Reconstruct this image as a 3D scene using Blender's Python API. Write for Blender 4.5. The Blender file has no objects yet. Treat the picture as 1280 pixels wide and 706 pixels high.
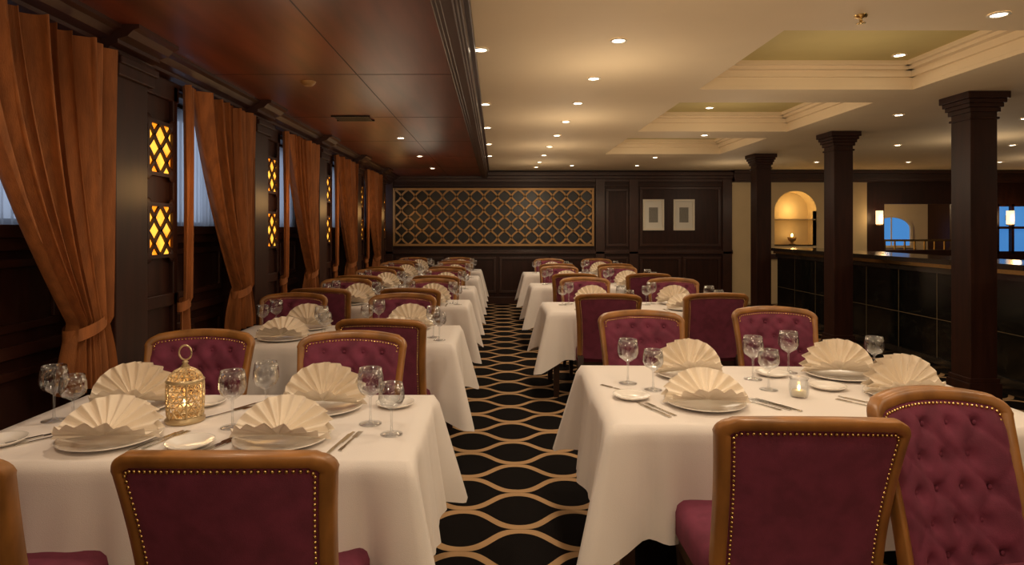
import bpy, math, random
from mathutils import Vector, Matrix
random.seed(4)
scene = bpy.context.scene
PI = math.pi
LS = .56   # downlight scale
LP = .35   # scale of the added fill points, which have no fixture

# ------------------------------------------------------------------ helpers
def srgb(r, g, b):
    f = lambda c: (c/255/12.92) if c/255 <= .04045 else ((c/255+.055)/1.055)**2.4
    return (f(r), f(g), f(b), 1)

class MB:
    def __init__(s): s.v=[]; s.f=[]; s.m=[]; s.sm=[]
    def add(s, vs, fs, mat=0, smooth=False):
        o=len(s.v); s.v+= [tuple(p) for p in vs]
        for f in fs:
            s.f.append(tuple(i+o for i in f)); s.m.append(mat); s.sm.append(smooth)
    def box(s,x0,x1,y0,y1,z0,z1,mat=0):
        vs=[(x0,y0,z0),(x1,y0,z0),(x1,y1,z0),(x0,y1,z0),(x0,y0,z1),(x1,y0,z1),(x1,y1,z1),(x0,y1,z1)]
        s.add(vs,[(0,3,2,1),(4,5,6,7),(0,1,5,4),(1,2,6,5),(2,3,7,6),(3,0,4,7)],mat)
    def loft(s,rings,mat=0,smooth=True,closed=True,cap0=False,cap1=False):
        n=len(rings[0]); vs=[p for r in rings for p in r]; fs=[]
        for i in range(len(rings)-1):
            for j in range(n if closed else n-1):
                k=(j+1)%n
                fs.append((i*n+j,i*n+k,(i+1)*n+k,(i+1)*n+j))
        if cap0: fs.append(tuple(range(n))[::-1])
        if cap1: fs.append(tuple((len(rings)-1)*n+j for j in range(n)))
        s.add(vs,fs,mat,smooth)
    def lathe(s,prof,c=(0,0,0),seg=24,mat=0,smooth=True,cap0=False,cap1=False):
        rings=[[(c[0]+r*math.cos(2*PI*j/seg),c[1]+r*math.sin(2*PI*j/seg),c[2]+z) for j in range(seg)] for r,z in prof]
        s.loft(rings,mat,smooth,True,cap0,cap1)
    def taper(s,c0,h0,c1,h1,mat=0):
        r=[]
        for c,h in ((c0,h0),(c1,h1)):
            r.append([(c[0]-h,c[1]-h,c[2]),(c[0]+h,c[1]-h,c[2]),(c[0]+h,c[1]+h,c[2]),(c[0]-h,c[1]+h,c[2])])
        s.loft(r,mat,False,True,True,True)
    def sphere(s,c,r,mat=0,seg=8,rings=5,sq=(1,1,1)):
        rr=[]
        for i in range(rings+1):
            a=PI*i/rings
            rad=max(math.sin(a),.001)
            rr.append([(c[0]+sq[0]*r*rad*math.cos(2*PI*j/seg),c[1]+sq[1]*r*rad*math.sin(2*PI*j/seg),c[2]-sq[2]*r*math.cos(a)) for j in range(seg)])
        s.loft(rr,mat,True)
    def ribbon(s,pts,w,fn,t,mat=0):
        n=len(pts); rings=[]
        for i,p in enumerate(pts):
            a=pts[max(i-1,0)]; b=pts[min(i+1,n-1)]
            dx,dy=b[0]-a[0],b[1]-a[1]; l=math.hypot(dx,dy) or 1
            nx,ny=-dy/l*w/2,dx/l*w/2
            rings.append([fn(p[0]+nx,p[1]+ny,0),fn(p[0]-nx,p[1]-ny,0),fn(p[0]-nx,p[1]-ny,t),fn(p[0]+nx,p[1]+ny,t)])
        s.loft(rings,mat,False,True,True,True)
    def tube(s,pts,r,mat=0,seg=8,closed=False):
        n=len(pts); rings=[]
        for i,p in enumerate(pts):
            a=Vector(pts[(i-1)%n] if closed or i>0 else pts[0]); b=Vector(pts[(i+1)%n] if closed or i<n-1 else pts[-1])
            t=(b-a).normalized(); u=t.cross(Vector((0,0,1)))
            if u.length<.05: u=t.cross(Vector((0,1,0)))
            u.normalize(); w=t.cross(u)
            rings.append([tuple(Vector(p)+r*(math.cos(2*PI*j/seg)*u+math.sin(2*PI*j/seg)*w)) for j in range(seg)])
        if closed: rings.append(rings[0])
        s.loft(rings,mat,True)
    def mesh(s,name,mats):
        me=bpy.data.meshes.new(name); me.from_pydata(s.v,[],s.f)
        for m in mats: me.materials.append(m)
        me.polygons.foreach_set('material_index',s.m)
        me.polygons.foreach_set('use_smooth',s.sm)
        me.update(); return me
    def obj(s,name,mats,loc=(0,0,0),rot=0,parent=None,bevel=0):
        return put(name,s.mesh(name,mats),loc,rot,parent,bevel)

def put(name,me,loc=(0,0,0),rot=0,parent=None,bevel=0,scale=None):
    o=bpy.data.objects.new(name,me); scene.collection.objects.link(o)
    o.location=loc; o.rotation_euler=(0,0,rot)
    if scale: o.scale=scale
    if parent: o.parent=parent
    if bevel:
        b=o.modifiers.new('b','BEVEL'); b.width=bevel; b.segments=2; b.limit_method='ANGLE'
    return o

def rrect(hx,hy,r,n=6):
    pts=[]
    for cx,cy,a0 in ((hx-r,hy-r,0),(-hx+r,hy-r,PI/2),(-hx+r,-hy+r,PI),(hx-r,-hy+r,1.5*PI)):
        for i in range(n+1):
            a=a0+PI/2*i/n; pts.append((cx+r*math.cos(a),cy+r*math.sin(a)))
    return pts

# ------------------------------------------------------------------ materials
def newmat(name):
    m=bpy.data.materials.new(name); m.use_nodes=True
    nt=m.node_tree; b=nt.nodes['Principled BSDF']; return m,nt,b
def simple(name,col,rough=.5,metal=0,bump=0,bscale=200,var=0,vscale=5,sheen=0,coat=0,stretch=None,col2=None,spec=None):
    m,nt,b=newmat(name)
    b.inputs['Base Color'].default_value=col; b.inputs['Roughness'].default_value=rough; b.inputs['Metallic'].default_value=metal
    if sheen:
        b.inputs['Sheen Weight'].default_value=sheen; b.inputs['Sheen Roughness'].default_value=.4
        b.inputs['Sheen Tint'].default_value=(min(col[0]*3,1),min(col[1]*3,1),min(col[2]*3,1),1)
    if coat: b.inputs['Coat Weight'].default_value=coat; b.inputs['Coat Roughness'].default_value=.15
    if spec is not None: b.inputs['Specular IOR Level'].default_value=spec
    tc=nt.nodes.new('ShaderNodeTexCoord'); mp=nt.nodes.new('ShaderNodeMapping'); nt.links.new(tc.outputs['Object'],mp.inputs[0])
    if stretch: mp.inputs['Scale'].default_value=stretch
    if var:
        n=nt.nodes.new('ShaderNodeTexNoise'); n.inputs['Scale'].default_value=vscale; n.inputs['Detail'].default_value=6
        nt.links.new(mp.outputs[0],n.inputs['Vector'])
        mx=nt.nodes.new('ShaderNodeMixRGB'); c2=col2 or (col[0]*(1-var),col[1]*(1-var),col[2]*(1-var),1)
        mx.inputs[1].default_value=col; mx.inputs[2].default_value=c2
        r=nt.nodes.new('ShaderNodeValToRGB'); r.color_ramp.elements[0].position=.35; r.color_ramp.elements[1].position=.65
        nt.links.new(n.outputs[0],r.inputs[0]); nt.links.new(r.outputs[0],mx.inputs[0]); nt.links.new(mx.outputs[0],b.inputs['Base Color'])
    if bump:
        n2=nt.nodes.new('ShaderNodeTexNoise'); n2.inputs['Scale'].default_value=bscale
        nt.links.new(mp.outputs[0],n2.inputs['Vector'])
        bp=nt.nodes.new('ShaderNodeBump'); bp.inputs['Strength'].default_value=bump; bp.inputs['Distance'].default_value=.01
        nt.links.new(n2.outputs[0],bp.inputs['Height']); nt.links.new(bp.outputs[0],b.inputs['Normal'])
    return m
def emis(name,col,st):
    m,nt,b=newmat(name); b.inputs['Base Color'].default_value=col
    b.inputs['Emission Color'].default_value=col; b.inputs['Emission Strength'].default_value=st; return m

M_dark=simple('dark_wood',srgb(54,27,18),.44,var=.4,vscale=6,stretch=(3,3,.35),spec=.3)
M_darkL=simple('dark_wood_trim',srgb(62,32,21),.38,coat=.08,var=.3,vscale=8,stretch=(1,.2,1))
M_mahog=simple('mahogany_panel',srgb(120,54,28),.38,var=.5,vscale=2.5,stretch=(3,.4,1),spec=.6)
M_groove=simple('groove',srgb(40,16,8),.6)
M_ceil=simple('cream_ceiling',srgb(234,212,176),.75,var=.04,vscale=1.5)
M_olive=simple('tray_panel',srgb(200,180,120),.75,var=.04)
M_cream=simple('cream_wall',srgb(220,198,156),.8,var=.06,vscale=3)
M_cloth=simple('white_linen',srgb(233,225,219),.85,bump=.12,bscale=350,sheen=.1)
M_nap=simple('napkin_linen',srgb(240,227,208),.8,bump=.15,bscale=400,sheen=.1)
M_plate=simple('porcelain',srgb(240,234,226),.18,coat=.4)
M_velvet=simple('plum_velvet',srgb(122,50,74),.88,var=.3,vscale=14,sheen=.2,bump=.15,bscale=300)
M_wood=simple('honey_wood',srgb(166,112,56),.42,var=.45,vscale=10,stretch=(1,1,.4),coat=.12)
M_brass=simple('brass',srgb(222,188,122),.25,metal=1)
M_gold=simple('antique_gold',srgb(184,142,90),.45,metal=.4,var=.2)
M_silver=simple('silver',srgb(205,200,192),.16,metal=1)
M_leg=simple('walnut_leg',srgb(50,28,18),.4,coat=.2)
M_curt=simple('amber_curtain',srgb(166,100,50),.8,var=.35,vscale=30,stretch=(1,1,.15),bump=.25,bscale=250,sheen=.12)
M_black=simple('black_trim',srgb(18,14,13),.35)
M_bulb=emis('bulb',(1,.86,.64,1),14)
M_flame=emis('flame',(1,.6,.2,1),15)
M_shade=emis('lit_shade',(1,.68,.36,1),1.8)
M_wax=simple('wax',srgb(240,225,190),.5)
M_pict=simple('etching',srgb(150,145,135),.7,var=.5,vscale=60)
M_mat=simple('picture_mat',srgb(225,220,208),.7)
M_white=simple('white_metal',srgb(225,215,195),.4)

M_amber,nt,b=newmat('amber_glass')
n=nt.nodes.new('ShaderNodeTexNoise'); n.inputs['Scale'].default_value=9; tc=nt.nodes.new('ShaderNodeTexCoord'); nt.links.new(tc.outputs['Object'],n.inputs['Vector'])
r=nt.nodes.new('ShaderNodeValToRGB'); r.color_ramp.elements[0].position=.35; r.color_ramp.elements[0].color=(1,.24,.008,1)
r.color_ramp.elements[1].position=.60; r.color_ramp.elements[1].color=(1,.48,.05,1)
nt.links.new(n.outputs[0],r.inputs[0]); nt.links.new(r.outputs[0],b.inputs['Emission Color']); b.inputs['Emission Strength'].default_value=1.7
b.inputs['Base Color'].default_value=(.3,.12,.01,1)

M_glass=bpy.data.materials.new('clear_glass'); M_glass.use_nodes=True; nt=M_glass.node_tree; nt.nodes.clear()
out=nt.nodes.new('ShaderNodeOutputMaterial'); mx=nt.nodes.new('ShaderNodeMixShader'); tr=nt.nodes.new('ShaderNodeBsdfTransparent'); gl=nt.nodes.new('ShaderNodeBsdfGlossy')
tr.inputs[0].default_value=(.96,.97,.98,1); gl.inputs['Roughness'].default_value=.04
lw=nt.nodes.new('ShaderNodeLayerWeight'); lw.inputs[0].default_value=.35
mr=nt.nodes.new('ShaderNodeMapRange'); mr.inputs['To Min'].default_value=.05; mr.inputs['To Max'].default_value=.75
nt.links.new(lw.outputs['Facing'],mr.inputs[0]); nt.links.new(mr.outputs[0],mx.inputs[0])
nt.links.new(tr.outputs[0],mx.inputs[1]); nt.links.new(gl.outputs[0],mx.inputs[2]); nt.links.new(mx.outputs[0],out.inputs[0])

M_sheer=bpy.data.materials.new('sheer_voile'); M_sheer.use_nodes=True; nt=M_sheer.node_tree; nt.nodes.clear()
out=nt.nodes.new('ShaderNodeOutputMaterial'); mx=nt.nodes.new('ShaderNodeMixShader'); tr=nt.nodes.new('ShaderNodeBsdfTransparent'); tl=nt.nodes.new('ShaderNodeBsdfTranslucent')
tl.inputs[0].default_value=(.88,.88,.9,1); mx.inputs[0].default_value=.65
nt.links.new(tr.outputs[0],mx.inputs[1]); nt.links.new(tl.outputs[0],mx.inputs[2]); nt.links.new(mx.outputs[0],out.inputs[0])

# carpet
def math_node(nt,op,a,b=None,c=None):
    n=nt.nodes.new('ShaderNodeMath'); n.operation=op
    for i,x in enumerate((a,b,c)):
        if x is None: continue
        if isinstance(x,(int,float)): n.inputs[i].default_value=x
        else: nt.links.new(x,n.inputs[i])
    return n.outputs[0]
M_carpet,nt,b=newmat('ogee_carpet')
geo=nt.nodes.new('ShaderNodeNewGeometry'); sp=nt.nodes.new('ShaderNodeSeparateXYZ'); nt.links.new(geo.outputs['Position'],sp.inputs[0])
W=.58; P=.215; A=.092; T=.042
xs_=math_node(nt,'SUBTRACT',sp.outputs[0],.12)
cx=math_node(nt,'COSINE',math_node(nt,'MULTIPLY',xs_,2*PI/W))
c3=math_node(nt,'COSINE',math_node(nt,'MULTIPLY',xs_,6*PI/W))
c=math_node(nt,'ADD',cx,math_node(nt,'MULTIPLY',c3,-.07))
ac=math_node(nt,'MULTIPLY',c,A)
sn=math_node(nt,'SINE',math_node(nt,'MULTIPLY',xs_,2*PI/W))
slope=math_node(nt,'MULTIPLY',sn,A*2*PI/W*1.2)
wid=math_node(nt,'SQRT',math_node(nt,'ADD',math_node(nt,'MULTIPLY',slope,slope),1.0))
half=math_node(nt,'MULTIPLY',wid,T/2)
def fam(sign,ph):
    y=math_node(nt,'ADD' if sign>0 else 'SUBTRACT',sp.outputs[1],ac)
    fr=math_node(nt,'FRACT',math_node(nt,'ADD',math_node(nt,'DIVIDE',y,2*P),ph+20))
    return math_node(nt,'MULTIPLY',math_node(nt,'ABSOLUTE',math_node(nt,'SUBTRACT',fr,.5)),2*P)
d=math_node(nt,'MINIMUM',fam(1,0),fam(-1,.5))
line=math_node(nt,'LESS_THAN',d,half)
mx=nt.nodes.new('ShaderNodeMixRGB'); mx.inputs[1].default_value=srgb(20,16,15); mx.inputs[2].default_value=srgb(188,152,112)
nt.links.new(line,mx.inputs[0]); nt.links.new(mx.outputs[0],b.inputs['Base Color']); b.inputs['Roughness'].default_value=.95
b.inputs['Specular IOR Level'].default_value=.1
nz=nt.nodes.new('ShaderNodeTexNoise'); nz.inputs['Scale'].default_value=250; nt.links.new(geo.outputs['Position'],nz.inputs['Vector'])
bp=nt.nodes.new('ShaderNodeBump'); bp.inputs['Strength'].default_value=.4; bp.inputs['Distance'].default_value=.01; nt.links.new(nz.outputs[0],bp.inputs['Height']); nt.links.new(bp.outputs[0],b.inputs['Normal'])

M_marble,nt,b=newmat('black_marble_tile')
geo=nt.nodes.new('ShaderNodeNewGeometry'); sp=nt.nodes.new('ShaderNodeSeparateXYZ'); nt.links.new(geo.outputs['Position'],sp.inputs[0])
fy=math_node(nt,'ABSOLUTE',math_node(nt,'SUBTRACT',math_node(nt,'FRACT',math_node(nt,'DIVIDE',sp.outputs[1],.62)),.5))
fz=math_node(nt,'ABSOLUTE',math_node(nt,'SUBTRACT',math_node(nt,'FRACT',math_node(nt,'DIVIDE',math_node(nt,'ADD',sp.outputs[2],-.1),.92)),.5))
ly=math_node(nt,'LESS_THAN',fy,.009); lz=math_node(nt,'LESS_THAN',fz,.004)
l=math_node(nt,'MAXIMUM',ly,lz)
nz=nt.nodes.new('ShaderNodeTexNoise'); nz.inputs['Scale'].default_value=2.5; nz.inputs['Detail'].default_value=10; nz.inputs['Distortion'].default_value=1.5; nt.links.new(geo.outputs['Position'],nz.inputs['Vector'])
rp=nt.nodes.new('ShaderNodeValToRGB'); rp.color_ramp.elements[0].position=.48; rp.color_ramp.elements[0].color=srgb(16,16,14); rp.color_ramp.elements[1].position=.5; rp.color_ramp.elements[1].color=srgb(36,37,32)
e=rp.color_ramp.elements.new(.52); e.color=srgb(16,16,14); nt.links.new(nz.outputs[0],rp.inputs[0])
mx=nt.nodes.new('ShaderNodeMixRGB'); nt.links.new(rp.outputs[0],mx.inputs[1]); mx.inputs[2].default_value=srgb(104,92,70); nt.links.new(l,mx.inputs[0])
nt.links.new(mx.outputs[0],b.inputs['Base Color']); b.inputs['Roughness'].default_value=.16

# ------------------------------------------------------------------ room shell
XL=-2.25; YF=12.5; ZC=2.67; ZS=2.55; XR=11.0; YB=-3.6
m=MB(); m.box(XL-.2,XR+.2,YB-.2,16,-.1,0); m.obj('floor',[M_carpet])
trays=[(3.68,5.24),(5.78,7.5),(8.05,9.75)]; TX0,TX1=1.70,3.5; TH=.21
m=MB()
m.box(-.2,TX0,YB,16,ZC,ZC+.03); m.box(TX1,XR,YB,16,ZC,ZC+.03)
ys=[YB]+[v for t in trays for v in t]+[16]
for i in range(0,len(ys),2): m.box(TX0,TX1,ys[i],ys[i+1],ZC,ZC+.03)
m.obj('ceiling',[M_ceil])
for i,(a,b_) in enumerate(trays):
    m=MB(); z0=ZC; zt=ZC+TH
    m.box(TX0-.05,TX1+.05,a-.05,b_+.05,zt,zt+.03,1)
    steps=[(0,ZC+.0305,ZC+.10),(.035,ZC+.10,ZC+.15),(.09,ZC+.15,ZC+.175),(.13,ZC+.175,ZC+TH)]
    for ins,za,zb in steps:
        m.box(TX0-.03,TX0+ins+.001,a-.03,b_+.03,za,zb); m.box(TX1-ins-.001,TX1+.03,a-.03,b_+.03,za,zb)
        m.box(TX0-.03,TX1+.03,a-.03,a+ins+.001,za,zb); m.box(TX0-.03,TX1+.03,b_-ins-.001,b_+.03,za,zb)
    m.obj('ceiling_coffer',[M_ceil,M_olive])
m=MB(); m.box(XL-.1,-.25,YB,YF,ZS,ZC+.05)
for yy in [1.0+1.62*i for i in range(8)]: m.box(XL,-.3,yy,yy+.008,ZS-.001,ZS+.001,1)
for xx in (-.95,): m.box(xx,xx+.007,YB,YF,ZS-.001,ZS+.001,1)
m.obj('ceiling_soffit',[M_mahog,M_groove])
m=MB()
m.box(-.30,-.16,YB,YF,ZS-.014,ZC-.001); m.box(-.275,-.175,YB,YF,ZS-.035,ZS-.005); m.box(-.25,-.19,YB,YF,ZS-.05,ZS-.03)
m.box(-.165,-.13,YB,YF,ZC-.05,ZC-.001)
m.obj('trim_1',[M_darkL],bevel=.006)

# left wall -------------------------------------------------------
pil=[(1.88*i+3.25-1.88*2,1.88*i+3.98-1.88*2) for i in range(0,7)]
m=MB()
m.box(XL-.15,XL,YB,YF,0,1.5)
m.box(XL-.15,XL,YB,YF,2.36,ZS)
for a,b_ in pil: m.box(XL-.15,XL,a,b_,1.5,2.36)
m.box(XL-.15,XL,YB,pil[0][0],1.5,2.36)
m.obj('wall_left',[M_dark])
m=MB()
for a,b_ in pil:
    m.box(XL,-1.98,a,a+.30,0,2.40); m.box(XL,-1.95,a-.02,a+.32,2.30,2.42); m.box(XL,-1.93,a-.03,a+.33,2.36,2.40)
    m.box(XL,-1.94,a-.02,a+.32,0,.14)
    m.box(XL,-2.06,a+.30,b_,0,2.40)
    for z0,z1 in ((1.02,1.10),(2.30,2.42)): m.box(XL,-2.03,a+.30,b_+.02,z0,z1)
    m.box(XL,-2.03,a+.30,a+.34,.14,2.4); m.box(XL,-2.03,b_-.05,b_,.14,2.4)
m.obj('trim_3',[M_dark],bevel=.006)
m=MB()
for i in range(len(pil)-1):
    y0,y1=pil[i][1],pil[i+1][0]
    m.box(XL,XL+.06,y0,y1,1.46,1.52); m.box(XL,XL+.035,y0,y1,1.40,1.46)
    m.box(XL,XL+.03,y0,y1,.9,.96); m.box(XL,XL+.03,y0,y1,0,.14)
    for k in range(2):
        a=y0+.06+k*(y1-y0-.06)/2; b_=a+(y1-y0-.06)/2-.06
        for z0,z1 in ((.2,.84),(1.02,1.36)):
            m.box(XL,XL+.02,a,b_,z0,z0+.04); m.box(XL,XL+.02,a,b_,z1-.04,z1)
            m.box(XL,XL+.02,a,a+.04,z0+.04,z1-.04); m.box(XL,XL+.02,b_-.04,b_,z0+.04,z1-.04)
m.obj('trim_4',[M_darkL],bevel=.004)
def cornice(m,y0,y1,k=0):
    prof=[(XL,2.38),(-2.12+k,2.38),(-2.12+k,2.405),(-2.09+k,2.41),(-2.07+k,2.44),(-2.03+k,2.455),(-2.03+k,2.475),(-1.98+k,2.49),(-1.95+k,2.52),(-1.92+k,2.53),(-1.92+k,ZS),(XL,ZS)]
    m.loft([[(x,y,z) for x,z in prof] for y in (y0,y1)],0,False,True,True,True)
m=MB(); cornice(m,YB,YF)
for a,b_ in pil: cornice(m,a-.05,a+.35,.09)
m.obj('trim_5',[M_darkL])
for i in range(len(pil)-1):
    y0,y1=pil[i][1],pil[i+1][0]
    m=MB(); x0=XL-.14
    for a,b_ in ((y0,y0+.05),(y1-.05,y1),((y0+y1)/2-.02,(y0+y1)/2+.02)): m.box(x0,x0+.05,a,b_,1.5,2.36)
    m.box(x0,x0+.05,y0,y1,1.5,1.55); m.box(x0,x0+.05,y0,y1,2.31,2.36)
    m.obj('window_%d'%(i+1),[M_dark])
    m=MB(); rows=[]
    for z in (1.44,1.7,2.0,2.37): rows.append([(XL-.03+.018*math.sin(u*.42*2.3),y0+.0+(y1-y0)*u/120,z) for u in range(121)])
    m.loft(rows,0,True,False); m.obj('sheer_curtain',[M_sheer])

# curtains --------------------------------------------------------
def curtain(ytop0,ytop1,yt0,yt1,yb0,yb1,x=-2.0,folds=9,ztop=2.42,zt=1.02,zb=.72,amp=.055,ph0=0):
    m=MB(); R=46; C=folds*16; rows=[]
    for i in range(R+1):
        z=ztop+(zb-ztop)*i/R
        if z>zt:
            t=(ztop-z)/(ztop-zt); e=t**1.7*.7+t*.3
            a=ytop0+(yt0-ytop0)*e; b_=ytop1+(yt1-ytop1)*(t**2)
            am=amp*(1-.40*t)
        else:
            t=(zt-z)/(zt-zb); e=math.sin(t*PI/2)
            a=yt0+(yb0-yt0)*e; b_=yt1+(yb1-yt1)*e; am=amp*.6+amp*.3*e
        row=[]
        for j in range(C+1):
            u=j/C; ph=2*PI*folds*u+ph0
            ir=1+.35*math.sin(u*23+ph0*3)
            sag=math.sin(ph+.8*math.sin(u*7+1.3*i/R+ph0))
            xx=x+am*ir*sag+.012*math.sin(u*17+3*i/R)-(.02 if z<=zt else 0)
            yy=a+(b_-a)*(u+.016*math.sin(2*ph))
            zz=z
            if z>zt: zz=z-.10*math.sin(PI*min(1,(ztop-z)/(ztop-zt)))*(1-abs(2*u-1))*.5
            row.append((xx,yy,zz))
        rows.append(row)
    m.loft(rows,0,True,False)
    yc=(yt0+yt1)/2; hy=abs(yt1-yt0)/2+.015
    ring=[(x-.02+(amp+.012)*math.cos(a),yc+hy*math.sin(a)) for a in [2*PI*k/24 for k in range(24)]]
    rr=[[(px,py,zt+dz+ (py-yc)*.25) for px,py in ring] for dz in (-.03,-.015,.015,.03)]
    m.loft(rr,1,True)
    return m.obj('drape_curtain',[M_curt,M_curt])
for i in range(len(pil)-1):
    y0,y1=pil[i][1],pil[i+1][0]
    curtain(y0+.14,y1-.05,y1-.30,y1-.06,y1-.36,y1-.02,ph0=i*.9)
    curtain(y0+.0,y0+.13,y0-.02,y0+.08,y0-.03,y0+.09,folds=2,x=-1.985,amp=.02)
# wall lattice lamps ----------------------------------------------
def lamp_mesh():
    m=MB(); h=.155; w=.14
    fn=lambda a,b,c:(.02+c,a,b)
    m.box(0,.018,-w+.01,w-.01,-h+.01,h-.01,1)
    m.box(0,.036,-w-.012,-w+.010,-h-.012,h+.012); m.box(0,.036,w-.010,w+.012,-h-.012,h+.012)
    m.box(0,.036,-w,w,-h-.012,-h+.010); m.box(0,.036,-w,w,h-.010,h+.012)
    p=.155
    for s in (1,-1):
        for k in (-1,0,1):
            pts=[]
            for i in range(25):
                b=-h+2*h*i/24; t=b/p*PI
                a=k*.14+s*(.07*math.asin(math.sin(t))/(PI/2)*.7+.07*math.sin(t)*.3)*1.0
                if abs(a)<=w: pts.append((a,b))
            if len(pts)>2: m.ribbon(pts,.017,fn,.014)
    for sy in (-1,1):
        for sz in (-1,1):
            m.sphere((.028,sy*(w-.004),sz*(h-.004)),.044,0,12,8,(.2,1,1))
    return m.mesh('lattice_lamp',[M_dark,M_amber])
LM=lamp_mesh()
for a,b_ in pil[1:]:
    for z in (1.985,1.49): put('lattice_wall_lamp',LM,(-2.06,a+.53,z))
    l=bpy.data.lights.new('sconce_glow','POINT'); l.energy=2.0; l.color=(1,.52,.16); l.shadow_soft_size=.12
    o=bpy.data.objects.new('sconce_glow',l); o.location=(-1.78,a+.53,1.75); scene.collection.objects.link(o)

# far wall ---------------------------------------------------------
XW=4.73
m=MB(); m.box(XL-.1,XW,YF,YF+.15,0,ZC); m.obj('wall_far',[M_dark])
m=MB(); y=YF
def band(z0,z1,p,x0=XL,x1=XW): m.box(x0,x1,y-p,y,z0,z1)
band(2.56,2.63,.10); band(2.50,2.56,.06); band(2.44,2.50,.03); band(1.0,1.05,.05); band(1.05,1.08,.03); band(0,.14,.04); band(2.36,2.38,.02)
for xc in (-2.15,2.08,2.75,4.62):
    m.box(xc-.09,xc+.09,y-.05,y,.14,2.5)
def frame(x0,x1,z0,z1,w=.05,p=.022):
    m.box(x0,x1,y-p,y,z0,z0+w); m.box(x0,x1,y-p,y,z1-w,z1); m.box(x0,x0+w,y-p,y,z0+w,z1-w); m.box(x1-w,x1,y-p,y,z0+w,z1-w)
for x0,x1 in ((-2.0,-1.05),(-.98,0),(.07,1.05),(1.1,1.95),(2.2,2.65),(2.88,3.7),(3.75,4.5)): frame(x0,x1,.22,.94)
frame(2.2,2.65,1.15,2.3); frame(2.88,4.5,1.15,2.34)
m.obj('trim_6',[M_darkL],bevel=.005)
m=MB(); x0,x1,z0,z1=-2.02,1.92,1.19,2.28
yy=YF-.06
fn=lambda a,b,c:(a,yy-c,b)
for (a0,a1,b0,b1) in ((x0-.03,x0+.01,z0-.03,z1+.03),(x1-.01,x1+.03,z0-.03,z1+.03),(x0,x1,z0-.03,z0+.01),(x0,x1,z1-.01,z1+.03)):
    m.box(a0,a1,yy-.03,yy+.05,b0,b1)
q=.2735
for s in (1,-1):
    k=-8
    while k<26:
        pts=[]
        for i in range(0,97):
            bz=z0+(z1-z0)*i/96; base=x0+k*q+s*(bz-z0)
            wob=.018*math.sin(2*PI*(bz-z0)/q*1.0)
            ax=base+wob*s
            if x0<=ax<=x1: pts.append((ax,bz))
        if len(pts)>3: m.ribbon(pts,.034,fn,.02)
        k+=1
m.box(x0,x1,yy+.045,yy+.055,z0,z1,1)
m.obj('lattice_screen',[M_gold,M_black])
for xc in (3.15,3.76):
    m=MB(); w,h=.21,.31; z=1.78
    for a0,a1,b0,b1 in ((-w,-w+.035,-h,h),(w-.035,w,-h,h),(-w+.035,w-.035,-h,-h+.035),(-w+.035,w-.035,h-.035,h)): m.box(a0,a1,-.035,0,b0,b1)
    m.box(-w+.035,w-.035,-.012,-.002,-h+.035,h-.035,1); m.box(-.09,.09,-.016,-.011,-.15,.15,2)
    m.obj('framed_picture',[M_white,M_mat,M_pict],(xc,YF-.001,z))
m=MB(); X0,X1=XW,7.43; nx0,nx1=5.58,6.42; nz0,nz1=1.18,2.0; top=2.43; rN=(nx1-nx0)/2; cxn=(nx0+nx1)/2
m.box(X0,nx0,YF,YF+.15,0,top); m.box(nx1,X1,YF,YF+.15,0,top); m.box(nx0,nx1,YF,YF+.15,0,nz0)
arc=[(cxn-rN*math.cos(PI*k/20),1.86+rN*math.sin(PI*k/20)*.95) for k in range(21)]
arc=[(nx0,nz0)]+arc+[(nx1,nz0)]
for k in range(1,len(arc)-2):
    (a0,b0),(a1,b1)=arc[k],arc[k+1]
    m.add([(a0,YF,b0),(a1,YF,b1),(a1,YF,top),(a0,YF,top)],[(0,1,2,3)])
m.loft([[(a,YF+dy,b) for a,b in arc] for dy in (0,.35)],0,True,False)
m.add([(a,YF+.35,b) for a,b in arc],[tuple(range(len(arc)))]); m.box(nx0,nx1,YF,YF+.35,nz0-.02,nz0)
m.box(nx0+.001,nx1-.001,YF+.02,YF+.34,1.68,1.70)
m.obj('wall_niche',[M_cream])
m=MB(); m.box(XW,XR,YF-.12,YF+.15,top,ZC,0); m.box(XW,XR,YF-.16,YF,top+.02,top+.08,0); m.box(XW,XR,YF-.16,YF,2.6,2.66,0)
m.box(5.2,7.2,YF-.04,YF,.9,1.0)
m.obj('trim_7',[M_darkL],bevel=.005)
m=MB(); m.lathe([(.001,0),(.06,0),(.065,.01),(.03,.02),(.025,.05),(.07,.09),(.09,.15),(.085,.15),(.06,.09)],seg=20,mat=0); m.lathe([(.028,.08),(.028,.16),(.001,.16)],seg=12,mat=1)
m.sphere((0,0,.19),.02,2,8,6,(1,1,1.8)); m.obj('niche_candle',[M_gold,M_wax,M_flame],(cxn,YF+.15,nz0))
def light(kind,loc,e,col=(1,.7,.4),size=.1,**k):
    l=bpy.data.lights.new(kind.lower()+'_light',kind); l.energy=e; l.color=col
    if kind!='AREA': l.shadow_soft_size=size
    for a,v in k.items(): setattr(l,a,v)
    o=bpy.data.objects.new(kind.lower()+'_light',l); o.location=loc; scene.collection.objects.link(o); return o
light('POINT',(cxn,YF+.12,nz0+.72),3.5,(1,.66,.25),.04)
light('POINT',(cxn,YF+.05,nz0+.3),1.6,(1,.6,.2),.04)
m=MB()
m.box(7.43,XR+.1,YF,YF+.15,2.0,2.43); m.box(7.43,7.78,YF,YF+.15,0,2.0); m.box(7.78,9.2,YF,YF+.15,0,1.08); m.box(9.2,10.05,YF,YF+.15,0,2.0)
m.box(10.05,XR+.1,YF,YF+.15,0,1.0)
m.obj('wall_bar_back',[M_dark])
m=MB(); m.box(XW,XR+.2,15.9,16,0,2.7)
m.box(7.0,7.1,YF+.15,16,0,2.7)
m.obj('wall_far_room',[M_cream])
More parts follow.
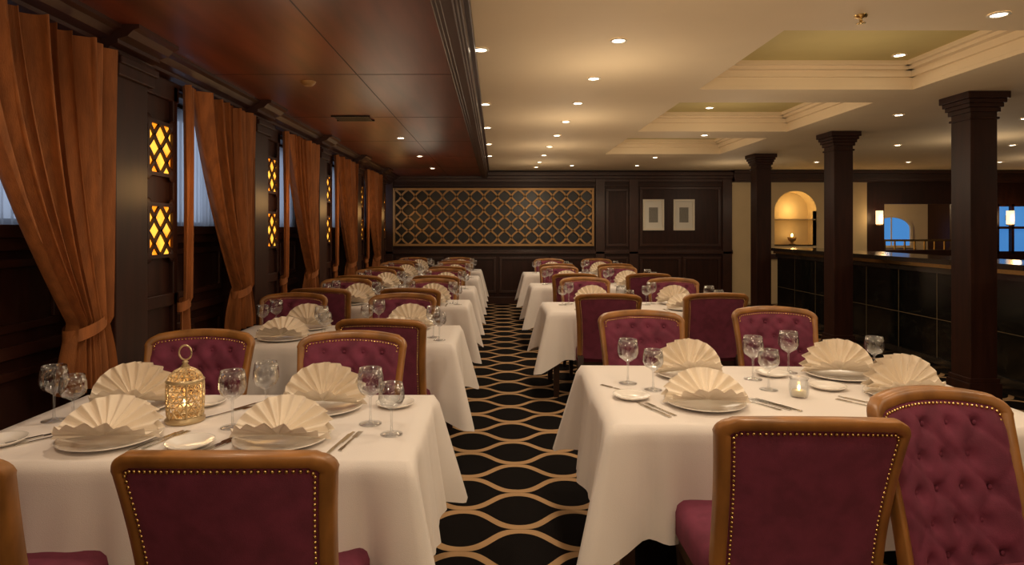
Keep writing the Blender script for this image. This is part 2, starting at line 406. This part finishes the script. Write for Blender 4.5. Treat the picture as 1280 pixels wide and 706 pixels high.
m=MB(); pts=[(9.55,1.07)]+[(10.05-.5*math.cos(PI*k/16),1.5+.32*math.sin(PI*k/16)) for k in range(17)]+[(10.55,1.07)]
S=15.88
m.add([(a,S,b) for a,b in pts],[tuple(range(len(pts)))[::-1]],1)
m.ribbon(pts,.06,lambda a,b,c:(a,S-c,b),.05,0); m.box(10.04,10.06,S-.03,S,1.07,1.8,0); m.box(9.5,10.6,S-.08,S,1.02,1.08,0)
M_dusk=emis('dusk_glass',(.06,.24,.62,1),.8)
m.obj('window_arch',[M_cream,M_dusk])
m=MB(); 
m.box(10.1,11,YF+.1,YF+.12,1.0,2.0,1)
for xx in (10.05,10.35,10.7): m.box(xx,xx+.05,YF+.02,YF+.12,1.0,2.0,0)
for zz in (1.0,1.5,1.95): m.box(10.05,11,YF+.02,YF+.12,zz,zz+.05,0)
m.obj('window_8',[M_dark,M_dusk])
for xs in (7.62,10.22):
    m=MB(); m.lathe([(.001,-.14),(.05,-.14),(.065,-.12),(.065,.14),(.06,.14)],seg=16,mat=0); m.lathe([(.07,-.15),(.07,-.13)],seg=16,mat=1); m.box(-.02,.02,0,.1,-.05,.05,1)
    m.obj('wall_sconce',[M_shade,M_brass],(xs,YF-.1,1.72))
    light('POINT',(xs,YF-.25,1.72),4,(1,.65,.3),.07)
m=MB()
for k in range(8): m.box(7.8+k*.2,7.82+k*.2,YF+.02,YF+.05,1.08,1.25)
m.box(7.78,9.2,YF,YF+.07,1.25,1.29); m.obj('brass_railing',[M_brass])
light('POINT',(8.5,14.2,2.2),45,(1,.74,.44),.15)
m=MB(); m.box(XR,XR+.15,YB,16,0,ZC); m.obj('wall_right',[M_dark])
m=MB(); m.box(XL-.15,XR,YB-.15,YB,0,ZC); m.obj('wall_back',[M_cream])

# columns ------------------------------------------------------------
def column_mesh():
    m=MB(); 
    def sq(h,z0,z1): m.box(-h,h,-h,h,z0,z1)
    sq(.115,0,ZC-.1); sq(.14,0,.18); sq(.13,.18,.22)
    for h,z0,z1 in ((.128,2.44,2.46),(.133,2.50,2.54),(.148,2.54,2.575),(.163,2.575,2.61),(.18,2.61,2.669)): sq(h,z0,z1)
    return m.mesh('column',[M_dark])
CM=column_mesh()
for yy_ in (5.46,7.62,9.85):
    put('square_column',CM,(4.18,yy_,0),bevel=.004)
m=MB(); m.box(4.6,5.15,.6,10.2,.1,1.12,0); m.box(4.64,5.1,.6,10.2,0,.1,1)
m.box(4.5,5.22,.55,10.25,1.14,1.19,1); m.box(4.54,5.18,.58,10.22,1.10,1.14,2); m.box(4.57,4.6,.6,10.2,1.04,1.10,1); m.box(4.57,4.6,.6,10.2,.1,.16,1)
M_granite=simple('dark_granite',srgb(54,48,42),.12,var=.5,vscale=60,coat=.4)
m.obj('bar_counter',[M_marble,M_granite,M_brass])
m=MB(); m.box(5.9,6.6,1,9.5,0,.9,0); m.box(5.85,6.65,.95,9.55,.9,.95,1); m.obj('back_bar_cabinet',[M_dark,M_granite],bevel=.01)

# ------------------------------------------------------------------ chair
ZB0=.40; ZT=.930
def hw(z): t=(z-.42)/.55; return .240+.026*t-.010*math.sin(t*PI)
def ztop(x): return ZT+.022*(1-(x/.262)**2)
def SY(x,z):
    t=(z-.45)/.5
    return -.13*max(t,-.2)**1.3 if t>0 else -.02*t
def S3(x,z,o): return (x,SY(x,z)+.055*(x/.262)**2-.02+o,z)
def outline(off=0):
    pts=[]; rc=.036
    for i in range(16):
        z=ZB0+(ZT-rc-ZB0)*i/15; pts.append((-hw(z)+off,z))
    w=hw(ZT); 
    for i in range(1,7):
        a=PI-PI/2*i/7
        r=max(rc-off,.01); pts.append((-w+off+r+r*math.cos(a),ZT-rc+(rc-off)*math.sin(a)))
    n=22
    for i in range(n+1):
        x=-(w-rc)+2*(w-rc)*i/n; pts.append((x,ztop(x)-off))
    pts+=[(-a,b) for a,b in pts[:22][::-1]]
    return pts
def chair_mesh():
    m=MB()
    pts=outline(); n=len(pts); rings=[]
    for i,p in enumerate(pts):
        a=pts[max(i-1,0)]; b=pts[min(i+1,n-1)]; dx,dz=b[0]-a[0],b[1]-a[1]; l=math.hypot(dx,dz); nx,nz=-dz/l,dx/l
        ring=[]
        for k in range(12):
            an=2*PI*k/12; ca,sa=math.cos(an),math.sin(an)
            u=.019*math.copysign(abs(ca)**.5,ca); v=.027*math.copysign(abs(sa)**.5,sa)
            ring.append(S3(p[0]+nx*u,p[1]+nz*u,v))
        rings.append(ring)
    m.loft(rings,1,True,True,True,True)
    tuf=[]
    for r_ in range(5):
        z=.50+r_*.092; xs=[-.15,-.05,.05,.15] if r_%2==0 else [-.1,0,.1]
        tuf+=[(x,z) for x in xs]
    for side in (1,-1):
        R,C=44,44; rows=[]
        for i in range(R+1):
            row=[]
            for j in range(C+1):
                u=-1+2*j/C; v=i/R
                x0=u*hw(ZB0+(ZT-ZB0)*v); z=ZB0+(ztop(x0)-ZB0)*v; x=u*hw(z)
                e=min(1,(1-abs(u))*6)*min(1,(1-v)*6); e=math.sin(e*PI/2)
                if side==1:
                    o=.010+.034*e
                    for tx,tz in tuf:
                        r2=((x-tx)**2+(z-tz)**2)
                        if r2<.01: o-=.026*math.exp(-r2/.00045)*e
                    A1=((x-.05)/.1+(z-.50)/.092)/2; B1=((x-.05)/.1-(z-.50)/.092)/2
                    for q_ in (A1,B1):
                        fq=abs(q_-round(q_))
                        o-=.008*math.exp(-(fq/.05)**2)*e
                else: o=-.012-.010*e
                row.append(S3(x,z,o))
            rows.append(row if side==1 else row[::-1])
        m.loft(rows,0,True,False)
    for tx,tz in tuf: m.sphere(S3(tx,tz,.021),.009,0,8,4,(1,.5,1))
    inn=outline(.026)
    step=.0155; seg=[]
    for a,b in zip(inn[:-1],inn[1:]):
        l=math.hypot(b[0]-a[0],b[1]-a[1]); seg.append((a,b,l))
    acc=0; tgt=0
    for a,b,l in seg:
        while tgt<=acc+l:
            t=(tgt-acc)/l if l else 0; x=a[0]+(b[0]-a[0])*t; z=a[1]+(b[1]-a[1])*t
            for o in (.025,-.020): m.sphere(S3(x,z,o),.0058,2,6,4)
            tgt+=step
        acc+=l
    cy=.245; hy=.225
    rg=[]
    for z,ins in ((.36,.006),(.375,0),(.45,0),(.475,.008),(.490,.03),(.497,.07),(.500,.14)):
        rg.append([(x*(1+.04*(y_>0)),cy+y_,z) for x,y_ in rrect(.265-ins,hy-ins,max(.05-ins*.3,.015),5)])
    m.loft(rg,0,True,True,True,True)
    rg=[[(x,cy+y_,z) for x,y_ in rrect(.262,hy-.003,.04,5)] for z in (.31,.362)]
    m.loft(rg,3,False,True,True,True)
    for sx in (-1,1):
        m.taper((sx*.225,cy+hy-.04,0),.014,(sx*.235,cy+hy-.04,.33),.026,3)
        m.taper((sx*.225,-.07,0),.016,(sx*.228,.015,.42),.026,3)
    return m.mesh('dining_chair',[M_velvet,M_wood,M_brass,M_leg])
CH=chair_mesh()
def chair(X,d,away=True,yaw=0,sc=None):
    r=(0 if away else PI)+math.radians(yaw)
    off=Vector((0,.145,0)); off.rotate(Matrix.Rotation(r,3,'Z').to_euler())
    put('dining_chair',CH,(X+off.x,d+off.y,0),r,scale=sc)

# ------------------------------------------------------------------ table with cloth
def table(x0,x1,y0,y1,rot=0,seed=0):
    rnd=random.Random(seed)
    m=MB(); hx,hy=(x1-x0)/2,(y1-y0)/2
    per=[]
    def side(ax,ay,bx,by,N):
        for i in range(N): t=i/N; per.append((ax+(bx-ax)*t,ay+(by-ay)*t))
    NX=80; NY=50
    side(-hx,-hy,hx,-hy,NX); side(hx,-hy,hx,hy,NY); side(hx,hy,-hx,hy,NX); side(-hx,hy,-hx,-hy,NY)
    ph=[rnd.uniform(0,6) for _ in range(4)]
    rings=[]; K=14
    for s in (0.0,.5,.93): rings.append([(x*s,y*s,.762) for x,y in per])
    rings.append([(x-.006*(1 if x>0 else -1)*(abs(x)>hx-.01),y-.006*(1 if y>0 else -1)*(abs(y)>hy-.01),.762) for x,y in per])
    for k in range(1,K+1):
        t=k/K; ring=[]
        for idx,(x,y) in enumerate(per):
            dxc=hx-abs(x); dyc=hy-abs(y)
            sx=1 if x>0 else -1; sy=1 if y>0 else -1
            dc=max(dxc,dyc)
            cw=math.exp(-(dc/.085)**2)
            fl=.035*t+.008
            fold=.022*t*math.sin(dc*17+ph[0]+ (2 if x>0 else 0)+(1 if y>0 else 0))*(1-cw)+.010*t*math.sin(dc*43+ph[1])*(1-cw)
            fl+=fold-.05*t*math.exp(-((dc-.15)/.045)**2)
            on_x=dxc<=1e-6; on_y=dyc<=1e-6
            ox=oy=0
            if on_x and not on_y: ox=sx*fl; 
            elif on_y and not on_x: oy=sy*fl
            else: ox=sx*fl; oy=sy*fl
            c=.095*t*cw
            ox+=sx*c; oy+=sy*c
            drop=.415+.085*cw-.012*math.sin(dc*15+ph[2])
            ring.append((x+ox,y+oy,.757-drop*t))
        rings.append(ring)
    m.loft(rings,0,True)
    m.box(-hx+.01,hx-.01,-hy+.01,hy-.01,.72,.752,1)
    for sx in (-1,1):
        for sy in (-1,1): m.taper((sx*(hx-.08),sy*(hy-.08),0),.022,(sx*(hx-.08),sy*(hy-.08),.72),.032,1)
    m.obj('dining_table',[M_cloth,M_leg],((x0+x1)/2,(y0+y1)/2,0),math.radians(rot))

def napkin_mesh(R=.165,tilt=.35,n=9,bowk=.32):
    m=MB()
    def fan(R,ztilt,a0,a1,n,zoff,yoff,amp,bk,scal=.02):
        cols=n*10; rows=[]
        for i in range(13):
            t=i/12; r=.010+(R-.010)*t; row=[]
            for j in range(cols+1):
                th=a0+(a1-a0)*j/cols; cph=math.cos(2*PI*n*j/cols)
                w=.65*math.asin(cph)/(PI/2)+.35*cph        # crisp pleat, slightly soft
                ir=1+.25*math.sin(th*5+n)
                o=amp*ir*(t**.75)*w
                rr=r*(1+scal*t*w); x=rr*math.cos(th)*1.04; h=rr*math.sin(th)
                bow=bk*R*t*t*math.sin(max(0,min(PI,th)))
                z=h*math.cos(ztilt)-o*math.sin(ztilt)*.6
                y=h*math.sin(ztilt)+o*math.cos(ztilt)-bow
                row.append((x+ o*.3*math.cos(th),y+yoff,max(z,-.016)+zoff))
            rows.append(row)
        m.loft(rows,0,True,False)
    fan(R,tilt,-.10,PI+.10,n,.026,.008,.017,bowk)
    fan(R*.96,tilt-.22,.10,PI-.10,n-2,.025,-.008,.015,bowk*.8)
    fan(R*.90,-1.08,.0,PI,n-4,.026,-.010,.011,-.08,.01)
    return m.mesh('napkin',[M_nap])
NAP=napkin_mesh(.168,.50,12,.24); NAP2=napkin_mesh(.168,1.0,12,.14)
def plate_mesh(R):
    m=MB(); m.lathe([(.001,.004),(R*.55,.004),(R*.64,.009),(R*.95,.018),(R,.020),(R,.017),(R*.9,.011),(R*.62,.001),(.001,0)],seg=40); return m.mesh('plate',[M_plate])
PL=plate_mesh(.165); PS=plate_mesh(.08)
def glass_mesh(h,r):
    m=MB(); s=h*.48
    prof=[(.001,0),(r*.85,.001),(r*.85,.003),(r*.3,.007),(.005,.014),(.004,s*.5),(.005,s),(r*.35,s+.008),(r*.8,s+h*.11),(r,s+h*.22),(r*.97,s+h*.36),(r*.84,h),(r*.82,h),(r*.94,s+h*.36),(r*.97,s+h*.22),(r*.78,s+h*.12),(r*.3,s+.014),(.001,s+.01)]
    m.lathe(prof,seg=28); return m.mesh('glass',[M_glass])
G1=glass_mesh(.212,.050); G2=glass_mesh(.185,.047)
def cutlery():
    out=[]
    fn=lambda a,b,c:(a,b,.001+c)
    m=MB()
    for w,pts in ((.013,[(0,-.1),(0,-.06)]),(.009,[(0,-.06),(0,.02)]),(.006,[(0,.02),(0,.035)]),(.018,[(0,.035),(0,.055)])): m.ribbon(pts,w,fn,.0025)
    for k in range(4): m.ribbon([(-.0078+k*.0052,.053),(-.0075+k*.005,.1)],.0028,fn,.0022)
    out.append(m.mesh('fork',[M_silver]))
    m=MB(); m.ribbon([(0,-.11),(0,-.105),(0,.0)],.013,fn,.004); m.ribbon([(0,0),(.001,.05),(.001,.09)],.018,fn,.002); m.ribbon([(.001,.09),(.004,.115)],.010,fn,.002)
    out.append(m.mesh('knife',[M_silver])); return out
FK,KN=cutlery()
TZ=.7625
def setting(x,y,far=False,rot=0):
    put('dinner_plate',PL,(x,y,TZ))
    put('folded_napkin',NAP if far else NAP2,(x,y+(.01 if far else -.03),TZ+.005),rot)
def glass(x,y,k=0): put('wine_glass',G1 if k==0 else G2,(x,y,TZ))
def cut(me,name,x,y,deg): put(name,me,(x,y,TZ),math.radians(deg))

# --- L1
table(-1.82,-.27,1.97,2.78,seed=1)
setting(-1.345,2.18,rot=.08); setting(-.745,2.18,rot=-.06); setting(-1.50,2.57,True,.1); setting(-.71,2.56,True,-.05)
for x,y,k in ((-1.70,2.40,0),(-1.60,2.36,1),(-.98,2.32,0),(-.91,2.47,0),(-.475,2.36,0),(-.375,2.24,1)): glass(x,y,k)
for x,y in ((-1.04,2.12),(-1.70,2.14),(-.42,2.60),(-1.22,2.62)): put('bread_plate',PS,(x,y,TZ))
for me,nm,x,y,a in ((FK,'fork',-1.575,2.20,-38),(KN,'knife',-1.61,2.22,-38),(FK,'fork',-1.15,2.18,-18),(KN,'knife',-1.18,2.17,-18),(FK,'fork',-.955,2.12,-20),(KN,'knife',-.93,2.14,-20),
    (KN,'knife',-.535,2.15,-8),(FK,'fork',-.505,2.17,-8),(FK,'fork',-.98,2.63,-30),(KN,'knife',-1.01,2.63,-30),(FK,'fork',-1.08,2.50,-35)): cut(me,nm,x,y,a)
# --- R1
table(.44,2.14,2.32,3.36,rot=-1.5,seed=2)
setting(.875,2.62,rot=-.05); setting(.97,3.12,True,.1); setting(1.72,3.12,True,-.1); setting(1.80,2.74,True,.08)
for x,y,k in ((.63,2.98,0),(.72,2.86,1),(1.26,3.06,0),(1.25,2.86,1),(1.50,3.2,0),(1.94,3.2,1)): glass(x,y,k)
for x,y in ((.59,2.72),(1.39,3.14),(1.53,2.88)): put('bread_plate',PS,(x,y,TZ))
for me,nm,x,y,a in ((FK,'fork',.67,2.55,22),(KN,'knife',.64,2.54,22),(FK,'fork',1.11,2.62,28),(KN,'knife',1.145,2.63,28),(KN,'knife',1.18,2.61,28),(FK,'fork',.56,2.87,40),(KN,'knife',1.57,2.65,35),(FK,'fork',1.53,2.62,35)): cut(me,nm,x,y,a)
def jar(x,y):
    m=MB(); m.lathe([(.001,0),(.034,0),(.04,.02),(.042,.05),(.036,.075),(.04,.085),(.038,.085),(.033,.075),(.038,.05),(.036,.01),(.001,.006)],seg=20,mat=0); m.lathe([(.001,.007),(.03,.007),(.03,.03),(.001,.03)],seg=16,mat=1); m.sphere((0,0,.042),.006,2,8,6,(1,1,2))
    m.obj('candle_jar',[M_glass,M_wax,M_flame],(x,y,TZ))
jar(1.33,2.74)
# lantern
LX,LY=-1.195,2.40
E=bpy.data.objects.new('candle_lantern',None); scene.collection.objects.link(E); E.location=(LX,LY,TZ)
m=MB(); m.lathe([(.001,0),(.07,0),(.072,.012),(.062,.02),(.062,.026),(.001,.026)],seg=24); 
m.lathe([(.067,.150),(.07,.158),(.064,.165)],seg=24)
m.lathe([(.012,.205),(.016,.21),(.008,.22),(.013,.226),(.001,.236)],seg=16)
m.tube([(.024*math.cos(a),0,.262+.028*math.sin(a)) for a in [2*PI*k/20 for k in range(20)]],.0035,0,8,True)
for k in range(6):
    a=2*PI*k/6; m.tube([(.064*math.cos(a),.064*math.sin(a),.02),(.067*math.cos(a),.067*math.sin(a),.155)],.0035)
m.lathe([(.001,.027),(.03,.027),(.03,.06),(.001,.06)],seg=20,mat=1); m.sphere((0,0,.076),.007,2,8,6,(1,1,2.2))
M_champ=simple('champagne_metal',srgb(206,184,144),.35,metal=.6)
m.obj('body',[M_champ,M_wax,M_flame],parent=E)
m=MB(); rings=[]; N=16
prof=[(.064,.025),(.065,.045),(.066,.065),(.067,.085),(.067,.105),(.067,.125),(.066,.145),(.064,.16),(.055,.178),(.038,.194),(.014,.206)]
for i,(r_,z) in enumerate(prof): rings.append([(r_*math.cos(2*PI*(j+.5*(i%2))/N),r_*math.sin(2*PI*(j+.5*(i%2))/N),z) for j in range(N)])
vs=[p for r_ in rings for p in r_]; fs=[]
for i in range(len(prof)-1):
    for j in range(N):
        k=(j+1)%N; a,b_,c_,d_=i*N+j,i*N+k,(i+1)*N+j,(i+1)*N+k
        if i%2==0: fs+=[(a,b_,c_),(b_,d_,c_)]
        else: fs+=[(a,b_,d_),(a,d_,c_)]
m.add(vs,fs,0); o=m.obj('filigree',[M_champ],parent=E); w=o.modifiers.new('w','WIREFRAME'); w.thickness=.005
light('POINT',(LX,LY,TZ+.11),.28,(1,.66,.34),.02)

def generic(x0,x1,y0,y1,seed):
    table(x0,x1,y0,y1,seed=seed); xa=x0+(x1-x0)*.27; xb=x0+(x1-x0)*.75
    yn=y0+.19; yf=y1-.17
    for xx in (xa,xb):
        setting(xx,yn); setting(xx+.03,yf,True)
        glass(xx+.24,yn+.07,0); glass(xx+.29,yn-.04,1); glass(xx-.20,yf+.0,0); glass(xx-.27,yf-.08,1)
        cut(FK,'fork',xx-.19,yn-.06,0); cut(KN,'knife',xx+.185,yn-.06,0)
    jar((x0+x1)/2,(y0+y1)/2)
LT=[(3.98,4.78),(5.92,6.5),(7.5,8.1),(9.25,9.85),(10.9,11.45)]
for i,(a,b_) in enumerate(LT): generic(-1.85,-.27,a,b_,10+i)
RT=[(5.5,6.3),(7.85,8.5),(10.0,10.7)]
for i,(a,b_) in enumerate(RT): generic(.46,2.15,a,b_,20+i)

# --- chairs
chair(-.675,1.49,True,0); chair(-1.46,1.44,True,3)
chair(.92,1.76,True,-2)
chair(1.40,2.05,False,9,(.88,1,1.01))
chair(-1.53,3.30,False,0); chair(-.73,3.25,False,-2)
chair(-.70,3.70,True,-4)
for X,d in ((-1.66,5.2),(-.76,5.17),(-1.6,6.75),(-.68,6.72),(-1.6,8.4),(-.7,8.4),(-1.6,10.15),(-.68,10.15),(-1.55,11.75),(-.7,11.75)): chair(X,d,False,random.uniform(-3,3))
for X,d in ((-1.6,5.62),(-.78,5.62),(-1.6,7.18),(-.7,7.18),(-1.6,8.9),(-.7,8.9),(-1.6,10.55),(-.7,10.55)): chair(X,d,True,random.uniform(-3,3))
chair(.93,4.08,False,2); chair(1.88,4.28,False,-3)
for X,d in ((.97,6.9),(1.91,6.8),(.91,9.05),(1.75,9.05),(.95,11.25),(1.8,11.25)): chair(X,d,False,random.uniform(-3,3))
chair(.93,5.15,True,-7)
for X,d in ((1.86,5.2),(.95,7.5),(1.85,7.5),(.95,9.6),(1.85,9.6)): chair(X,d,True,random.uniform(-4,4))

# ------------------------------------------------------------------ lights
def downlight_mesh():
    m=MB(); m.lathe([(.052,-.001),(.055,-.006),(.040,-.008),(.038,-.003)],seg=24,mat=0); m.lathe([(.001,-.004),(.038,-.004)],seg=24,mat=1); return m.mesh('downlight',[M_white,M_bulb])
DL=downlight_mesh()
WARM=(1,.80,.57)
def down(X,d,z=ZC,e=0):
    put('recessed_downlight',DL,(X,d,z))
    if e:
        light('SPOT',(X,d,z-.02),e*1.35*LS,WARM,.05,spot_size=math.radians(145),spot_blend=.8)
for i,d in enumerate((.9,1.9,2.9,3.87,4.85,5.8,6.8,7.8,8.86,9.9,10.9,11.8)): down(.76,d,e=56 if i%2==0 else 0)
for d in (4.07,5.85,7.2,8.6,10.0): down(-.1,d)
for X,d,e in ((2.74,3.40,40),(2.6,1.6,40),(4.13,6.4,30),(4.0,3.6,30),(2.6,7.78,40),(2.6,10.2,0),(2.6,11.5,34),(1.4,11.5,0)): down(X,d,e=e)
for X,d in ((3.2,4.95),(2.0,4.0),(2.43,7.1),(3.15,6.1),(2.1,9.4),(3.1,8.5)): down(X,d,ZC+TH)
for X in (5.6,7.2,8.8):
    for d in (4.5,6.6,8.7,10.9): down(X,d,e=24 if (X==7.2) else 0)
for X,d,e in ((-1.1,1.2,40),(-1.1,2.5,38),(-1.1,7.2,20),(-1.1,9.0,0),(-1.1,10.8,16)): 
    down(X,d,ZS,e=e)
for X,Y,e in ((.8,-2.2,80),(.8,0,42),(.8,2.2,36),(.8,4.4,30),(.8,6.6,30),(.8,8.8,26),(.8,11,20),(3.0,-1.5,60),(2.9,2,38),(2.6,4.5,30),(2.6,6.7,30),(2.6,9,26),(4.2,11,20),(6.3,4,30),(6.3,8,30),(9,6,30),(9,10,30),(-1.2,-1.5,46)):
    light('POINT',(X,Y,2.1),e*LP,WARM,.25)  # added unseen fill points, brighten ceiling and chair backs; no fixture here
for Y in (.6,3.4,6.2,9.2): light('POINT',(-1.1,Y,1.95),11*LP,WARM,.3)  # weaker added fill points below the soffit, no lamp modelled
m=MB(); m.lathe([(.001,-.03),(.03,-.03),(.05,-.012),(.055,0)],seg=20); m.obj('smoke_detector',[M_gold],(-1.34,4.45,ZS))
m=MB(); m.lathe([(.035,0),(.03,-.012),(.008,-.014),(.008,-.04),(.025,-.044),(.001,-.046)],seg=16); m.obj('ceiling_sprinkler',[M_brass],(2.0,3.42,ZC))
m=MB()
for k in range(7): m.box(-.16,.16,-.1+k*.03,-.085+k*.03,-.012,0)
m.box(-.18,.18,-.12,-.105,-.014,0); m.box(-.18,.18,.105,.12,-.014,0); m.obj('ceiling_vent',[M_black],(-1.35,5.9,ZS),bevel=0)

# world: dusk sky outside
w=bpy.data.worlds.new('World'); scene.world=w; w.use_nodes=True
bg=w.node_tree.nodes['Background']; bg.inputs[0].default_value=(.40,.49,.66,1); bg.inputs[1].default_value=1.1

cam=bpy.data.cameras.new('Camera'); co=bpy.data.objects.new('Camera',cam); scene.collection.objects.link(co)
co.location=(0,0,1.5); co.rotation_euler=(PI/2,0,0); cam.sensor_width=36; cam.lens=780/1280*36
cam.shift_x=20/1280; cam.shift_y=-67/1280; cam.clip_start=.05
scene.camera=co
scene.view_settings.view_transform='Standard'
